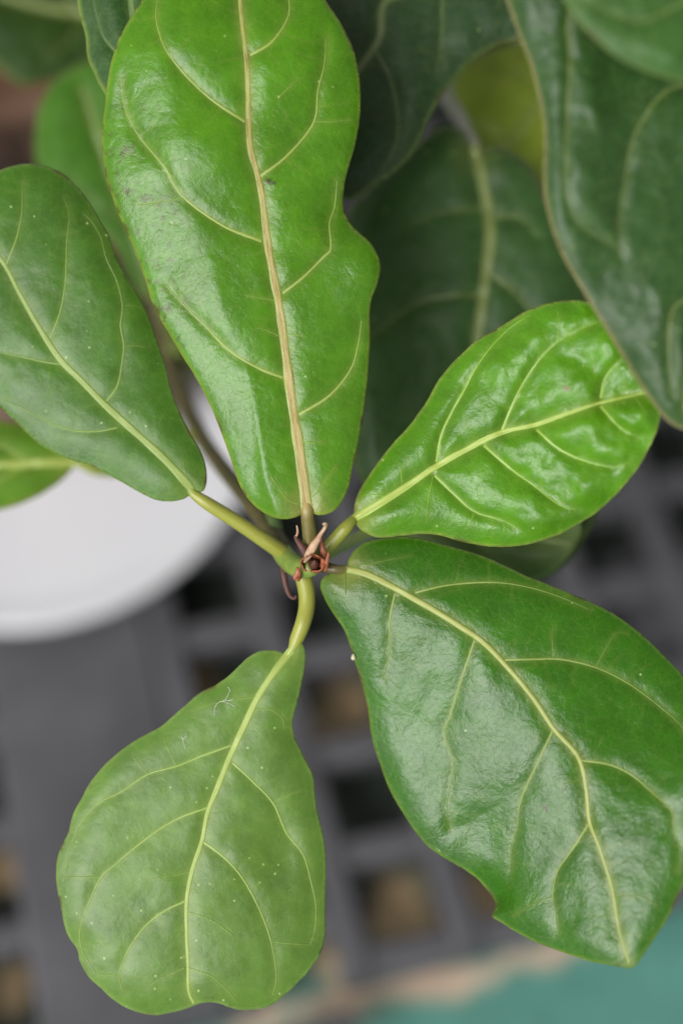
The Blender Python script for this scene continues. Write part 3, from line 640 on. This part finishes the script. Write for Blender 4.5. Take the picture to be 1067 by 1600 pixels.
# --- stem, bud and dry scales
def tube_part(name, pts, mat, root, rl, sides=18, wob=0.0, label=None):
    s = spline(pts, 6); V, F = sweep(P(s[:, 0], s[:, 1], s[:, 2]), s[:, 3] * PX * (1 + wob * vnoise(np.arange(len(s)) / 4., np.zeros(len(s)), 8)), sides)
    o = mesh_obj(name, V - np.asarray(rl), F, mat, root)
    if label: o['label'] = label
    return o
M_green_stem = plain('green shoot', (.12, .19, .03), (.20, .26, .05), 250, .35, .0002)
bx_, by_, bz_ = cam_xyz(root_loc)
tube_part('shoot_tip', [(490, 884, -14, 14), (480, 888, -26, 16), (466, 886, -46, 17.5), (450, 874, -78, 17.5), (440, 860, -100, 17)], M_green_stem, fig, root_loc)
tube_part('stem', [(443, 864, -92, 17.2), (428, 836, -140, 16), (398, 794, -220, 14.5), (355, 740, -330, 14), (318, 688, -450, 15), (292, 635, -560, 17), (268, 570, -660, 19), (238, 500, -770, 22), (.5 * (238 + bx_), .5 * (500 + by_), .5 * (-770 + bz_) + 40, 24), (bx_, by_, bz_, 26)], M_bark, fig, root_loc, wob=.05)

def shell(name, path, mat, curl, root, rl, twist=0.0, na=9, label=None):
    """papery scale: a strip along path (x, y, z, half width) bowed across"""
    s = spline(path, 2.5); n = len(s)
    tan = np.gradient(s[:, :3], axis=0); tan /= np.linalg.norm(tan, axis=1)[:, None]
    V = []
    for i in range(n):
        tw = twist * i / n
        side = np.cross(tan[i], (math.sin(tw), 0, math.cos(tw))); side /= np.linalg.norm(side) + 1e-9; nr = np.cross(side, tan[i])
        for k in np.linspace(-1, 1, na):
            a = k * curl; r = s[i, 3] / max(curl, .2)
            V.append(s[i, :3] + side * math.sin(a) * r + nr * (math.cos(a) - 1) * r)
    V = np.array(V); W = P(V[:, 0], V[:, 1], V[:, 2]) - np.asarray(rl)
    F = [(i * na + k, i * na + k + 1, (i + 1) * na + k + 1, (i + 1) * na + k) for i in range(n - 1) for k in range(na - 1)]
    o = mesh_obj(name, W, F, mat, root); so = o.modifiers.new('thickness', 'SOLIDIFY'); so.thickness = .00018; so.offset = 0
    if label: o['label'] = label
    return o
# ragged reddish cup left by the fallen scales
V = []; F = []; seg, rings = 44, 9
for i in range(rings):
    q = i / (rings - 1)
    for k in range(seg):
        a = 2 * math.pi * k / seg
        jag = 1 + .55 * float(vnoise(np.array([k / 3.4]), np.array([.5]), 12)[0]) * q + .5 * q * max(0, math.sin(a - .2))
        r = (12.5 + 6.5 * math.sin(q * 2.2)) * (1 + .05 * math.sin(5 * a)); rr = r
        V.append((489 + rr * math.cos(a) * 1.0, 884 - rr * .72 * math.sin(a) - 4 * q, -24 + 27 * q * jag + 7 * math.sin(a)))
for i in range(rings - 1):
    for k in range(seg): F.append((i * seg + k, i * seg + (k + 1) % seg, (i + 1) * seg + (k + 1) % seg, (i + 1) * seg + k))
V = np.array(V)
o = mesh_obj('bud_scale_cup', P(V[:, 0], V[:, 1], V[:, 2]) - root_loc, F, M_scale, fig); so = o.modifiers.new('thickness', 'SOLIDIFY'); so.thickness = .0003; so.offset = 0
tube_part('bud', [(489, 886, -26, 9), (490, 883, -12, 9.5), (491, 880, -2, 7), (492, 877, 5, 3), (492.5, 876, 7, .8)], M_scale_dark, fig, root_loc)
shell('bud_scale', [(475, 879, 6, 2.5), (480, 870, 14, 7), (487, 858, 22, 8.5), (495, 845, 30, 6), (502, 833, 36, 3.5), (508, 824, 40, 3), (509, 819, 36, 3.2), (504, 819, 30, 2)], M_scale_pale, 1.3, fig, root_loc, label='pale papery scale')
shell('bud_scale', [(504, 888, -8, 6), (506, 876, 0, 7), (505, 862, 4, 6), (502, 848, 6, 3.5), (501, 838, 8, 1.2)], M_scale, 1.2, fig, root_loc)
shell('bud_scale', [(482, 876, -4, 8), (477, 862, 0, 8), (469, 850, 2, 6), (463, 842, 4, 3.5), (461, 836, 6, 1.2)], M_scale_dark, 1.0, fig, root_loc, label='dark withered scale')
shell('bud_scale', [(463, 838, 6, 1.4), (465, 832, 8, 1.6), (464.5, 825, 10, 1.1), (463.5, 821, 11, .5)], M_scale_pale, .8, fig, root_loc)
shell('bud_scale', [(470, 898, -14, 4), (464, 903, -8, 7), (466, 893, -4, 4), (464, 886, -6, 1.5)], M_scale, .8, fig, root_loc)
shell('bud_scale', [(440, 878, -72, 5), (443, 895, -66, 6), (447, 915, -64, 5), (452, 930, -62, 3.5), (460, 935, -58, 2.5), (463, 931, -54, 1.2)], M_scale_dark, 1.1, fig, root_loc, label='drooping dry scale')
shell('bud_scale', [(508, 893, -10, 3.5), (510, 880, 2, 3.5), (513, 868, 8, 2.0), (512, 863, 8, .6)], M_scale, .8, fig, root_loc)

# small things on the leaves
g = np.array([(551., 1026.)]); zg = ZD(g[:, 0], g[:, 1])[0][0]
V = []; F = []
for i in range(9):
    th = math.pi * i / 8
    for k in range(14):
        a = 2 * math.pi * k / 14; r = math.sin(th) * (1 + .1 * math.sin(3 * a))
        V.append((552 + 3.6 * r * math.cos(a), 1027 + 5.2 * r * math.sin(a), zg + 2.5 + 3.2 * math.cos(th)))
for i in range(8):
    for k in range(14): F.append((i * 14 + k, i * 14 + (k + 1) % 14, (i + 1) * 14 + (k + 1) % 14, (i + 1) * 14 + k))
V = np.array(V); c = P(551, 1026, zg)
o = mesh_obj('insect_egg', P(V[:, 0], V[:, 1], V[:, 2]) - c, F, plain('egg shell', (.40, .36, .22), (.55, .50, .34), 900, .5, .0002), None, c)
tag(o, 'tiny cream insect egg on the left margin of the largest leaf', 'egg')
M_silk = plain('white silk', (.6, .62, .6), (.8, .8, .8), 500, .5, .0001)
def silk(paths, label):
    c = None; VV = []; FF = []; k0 = 0
    for p in paths:
        s = spline(p, 3); z = ZE(s[:, 0], s[:, 1])[0] + 1.2
        W = P(s[:, 0], s[:, 1], z)
        if c is None: c = W[0]
        V, F = sweep(W, np.full(len(W), .27 * PX), 6)
        VV.append(V - c); FF += [tuple(i + k0 for i in f) for f in F]; k0 += len(V)
    o = mesh_obj('silk_strand', np.concatenate(VV), FF, M_silk, None, c); tag(o, label, 'silk strand', 'silk strands on the pear-shaped leaf')
silk([[(335, 1118), (336, 1106), (341, 1098), (350, 1095), (360, 1094), (365, 1092)], [(352, 1094), (357, 1085), (360, 1078), (356, 1073)], [(349, 1096), (357, 1099), (368, 1104)]], 'branched white silk strand near the stalk of the pear-shaped leaf')
silk([[(284, 1150), (286, 1156), (288, 1163), (290, 1171)], [(286, 1156), (291, 1150), (291, 1146)]], 'short white silk strand left of the midrib of the pear-shaped leaf')

# ------------------------------------------------------------------ the older plant behind and above
r2 = np.array((pot2[0], pot2[1] + .03, PALLET_TOP + .12))
fig2 = empty('fiddle_leaf_fig', r2); tag(fig2, 'older fig with large dark green leaves behind and above the bright rosette', 'plant')
# its stem rises from the pot beyond the upper edge of the picture
sx, sy, sz = cam_xyz(r2 - np.array((0, 0, .004)))
S2 = [(sx, sy, sz, 34), (sx + 40, sy - 60, sz + 350, 30), (1010, -170, -560, 27), (1040, -190, -150, 24), (1060, -180, 180, 20), (1075, -150, 330, 16)]
tube_part('stem', S2, M_bark, fig2, r2, wob=.05)
PC = (.13, .17, .03)
# big dark leaf behind the puckered one
quick(fig2, r2, [(743,238),(768,228),(800,238),(830,262),(868,330),(900,400),(930,500),(950,600),(950,700),(938,790),(908,850),(872,893),(830,908),(770,900),(700,880),(640,850),(590,790),(556,730),(545,650),(535,500),(530,400),(545,330),(580,290),(620,255),(662,215),(692,196),(722,204)],
      [(742,234),(755,290),(765,360),(760,420),(752,480),(745,560),(760,700),(800,800),(840,890)],
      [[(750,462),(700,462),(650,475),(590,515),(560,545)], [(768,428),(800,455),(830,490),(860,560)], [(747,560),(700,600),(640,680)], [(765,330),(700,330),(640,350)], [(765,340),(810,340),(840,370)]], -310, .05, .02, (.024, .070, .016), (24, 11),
      petiole=[(722, 190, -460, 13), (694, 130, -500, 14), (720, 20, -540, 15), (850, -110, -560, 16), (1000, -172, -545, 16)], seed=71, vein=(.15, .19, .045), bend=.0002, extra=lambda x, y: smooth(y, 740, 860) * .34 * (x - 800), rough=3, vw=12, label='big dark leaf behind the puckered one', pcol=(.30, .31, .24))
quick(fig2, r2, [(540,312),(580,292),(620,266),(650,232),(668,192),(690,152),(720,112),(755,82),(790,66),(835,60),(880,20),(860,-80),(760,-140),(620,-150),(520,-100),(470,0),(460,150),(480,270)],
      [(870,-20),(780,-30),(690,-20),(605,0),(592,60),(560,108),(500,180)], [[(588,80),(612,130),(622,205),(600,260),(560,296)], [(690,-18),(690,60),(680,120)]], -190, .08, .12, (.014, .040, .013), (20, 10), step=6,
      petiole=[(920, -40, -230, 13), (985, -110, -290, 14), (1035, -185, -290, 15)], seed=72, vein=(.10, .14, .035), vw=8, label='dark leaf behind the tall leaf')
quick(fig2, r2, [(700,140),(720,104),(760,78),(830,60),(900,80),(925,200),(885,330),(820,320),(765,250),(730,222),(710,185)],
      [(900,70),(850,150),(790,230),(740,215)], [[(850,150),(820,120),(780,110)]], -560, .05, .1, (.22, .30, .025), (16, 8), mat=M_leaf_dots,
      petiole=[(930, 0, -600, 12), (985, -100, -600, 13), (1008, -170, -570, 14)], seed=73, vein=(.16, .22, .05), label='yellowish blurred leaf between the dark ones')
# foreground leaf
def xJ(x, y):
    return 26 * smooth(x, 860, 985) * -1 + 12 * np.exp(-((x - 985) / 40.) ** 2) * 0 + 4 * np.sin(y / 90.)
leafJ = quick(fig2, r2, [(772,-60),(790,0),(812,60),(830,110),(845,170),(850,220),(848,270),(852,320),(870,380),(895,430),(925,480),(955,530),(985,580),(1015,625),(1045,660),(1070,672),(1110,678),(1170,640),(1220,560),(1250,450),(1260,300),(1230,150),(1180,30),(1100,-60),(1000,-110),(880,-110),(800,-95)],
      [(1120,-85),(1125,20),(1130,150),(1120,300),(1100,450),(1080,560),(1070,640)], [[(1128,140),(1067,134),(1035,146),(1005,185),(985,230),(975,290),(968,340),(968,400)], [(1122,-40),(1000,-60),(915,-40),(887,30),(890,100),(885,200),(885,300),(905,350),(965,388)], [(1095,460),(1067,470),(1048,492),(1045,560),(1050,620)], [(1122,280),(1180,200),(1210,120)]],
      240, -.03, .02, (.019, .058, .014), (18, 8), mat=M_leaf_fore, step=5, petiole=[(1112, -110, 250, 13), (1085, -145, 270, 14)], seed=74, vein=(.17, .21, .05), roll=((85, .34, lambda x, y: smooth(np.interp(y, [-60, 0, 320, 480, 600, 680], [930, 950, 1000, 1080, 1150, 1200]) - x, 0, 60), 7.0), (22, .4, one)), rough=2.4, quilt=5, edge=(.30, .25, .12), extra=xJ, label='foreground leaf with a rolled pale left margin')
quick(fig2, r2, [(850,-60),(880,0),(910,42),(950,80),(1000,108),(1067,130),(1140,138),(1210,90),(1230,0),(1180,-90),(1080,-130),(950,-120)],
      [(1075,-125),(1100,-60),(1120,20),(1130,110)], [[(1112,-10),(1067,3),(1005,32),(960,22),(900,-5)], [(1120,10),(1160,0),(1200,20)]], 330, -.05, .10, (.030, .090, .016), (18, 9), step=6,
      petiole=[(1075, -150, 335, 13)], seed=75, vein=(.15, .21, .05), label='leaf overhanging the foreground leaf')
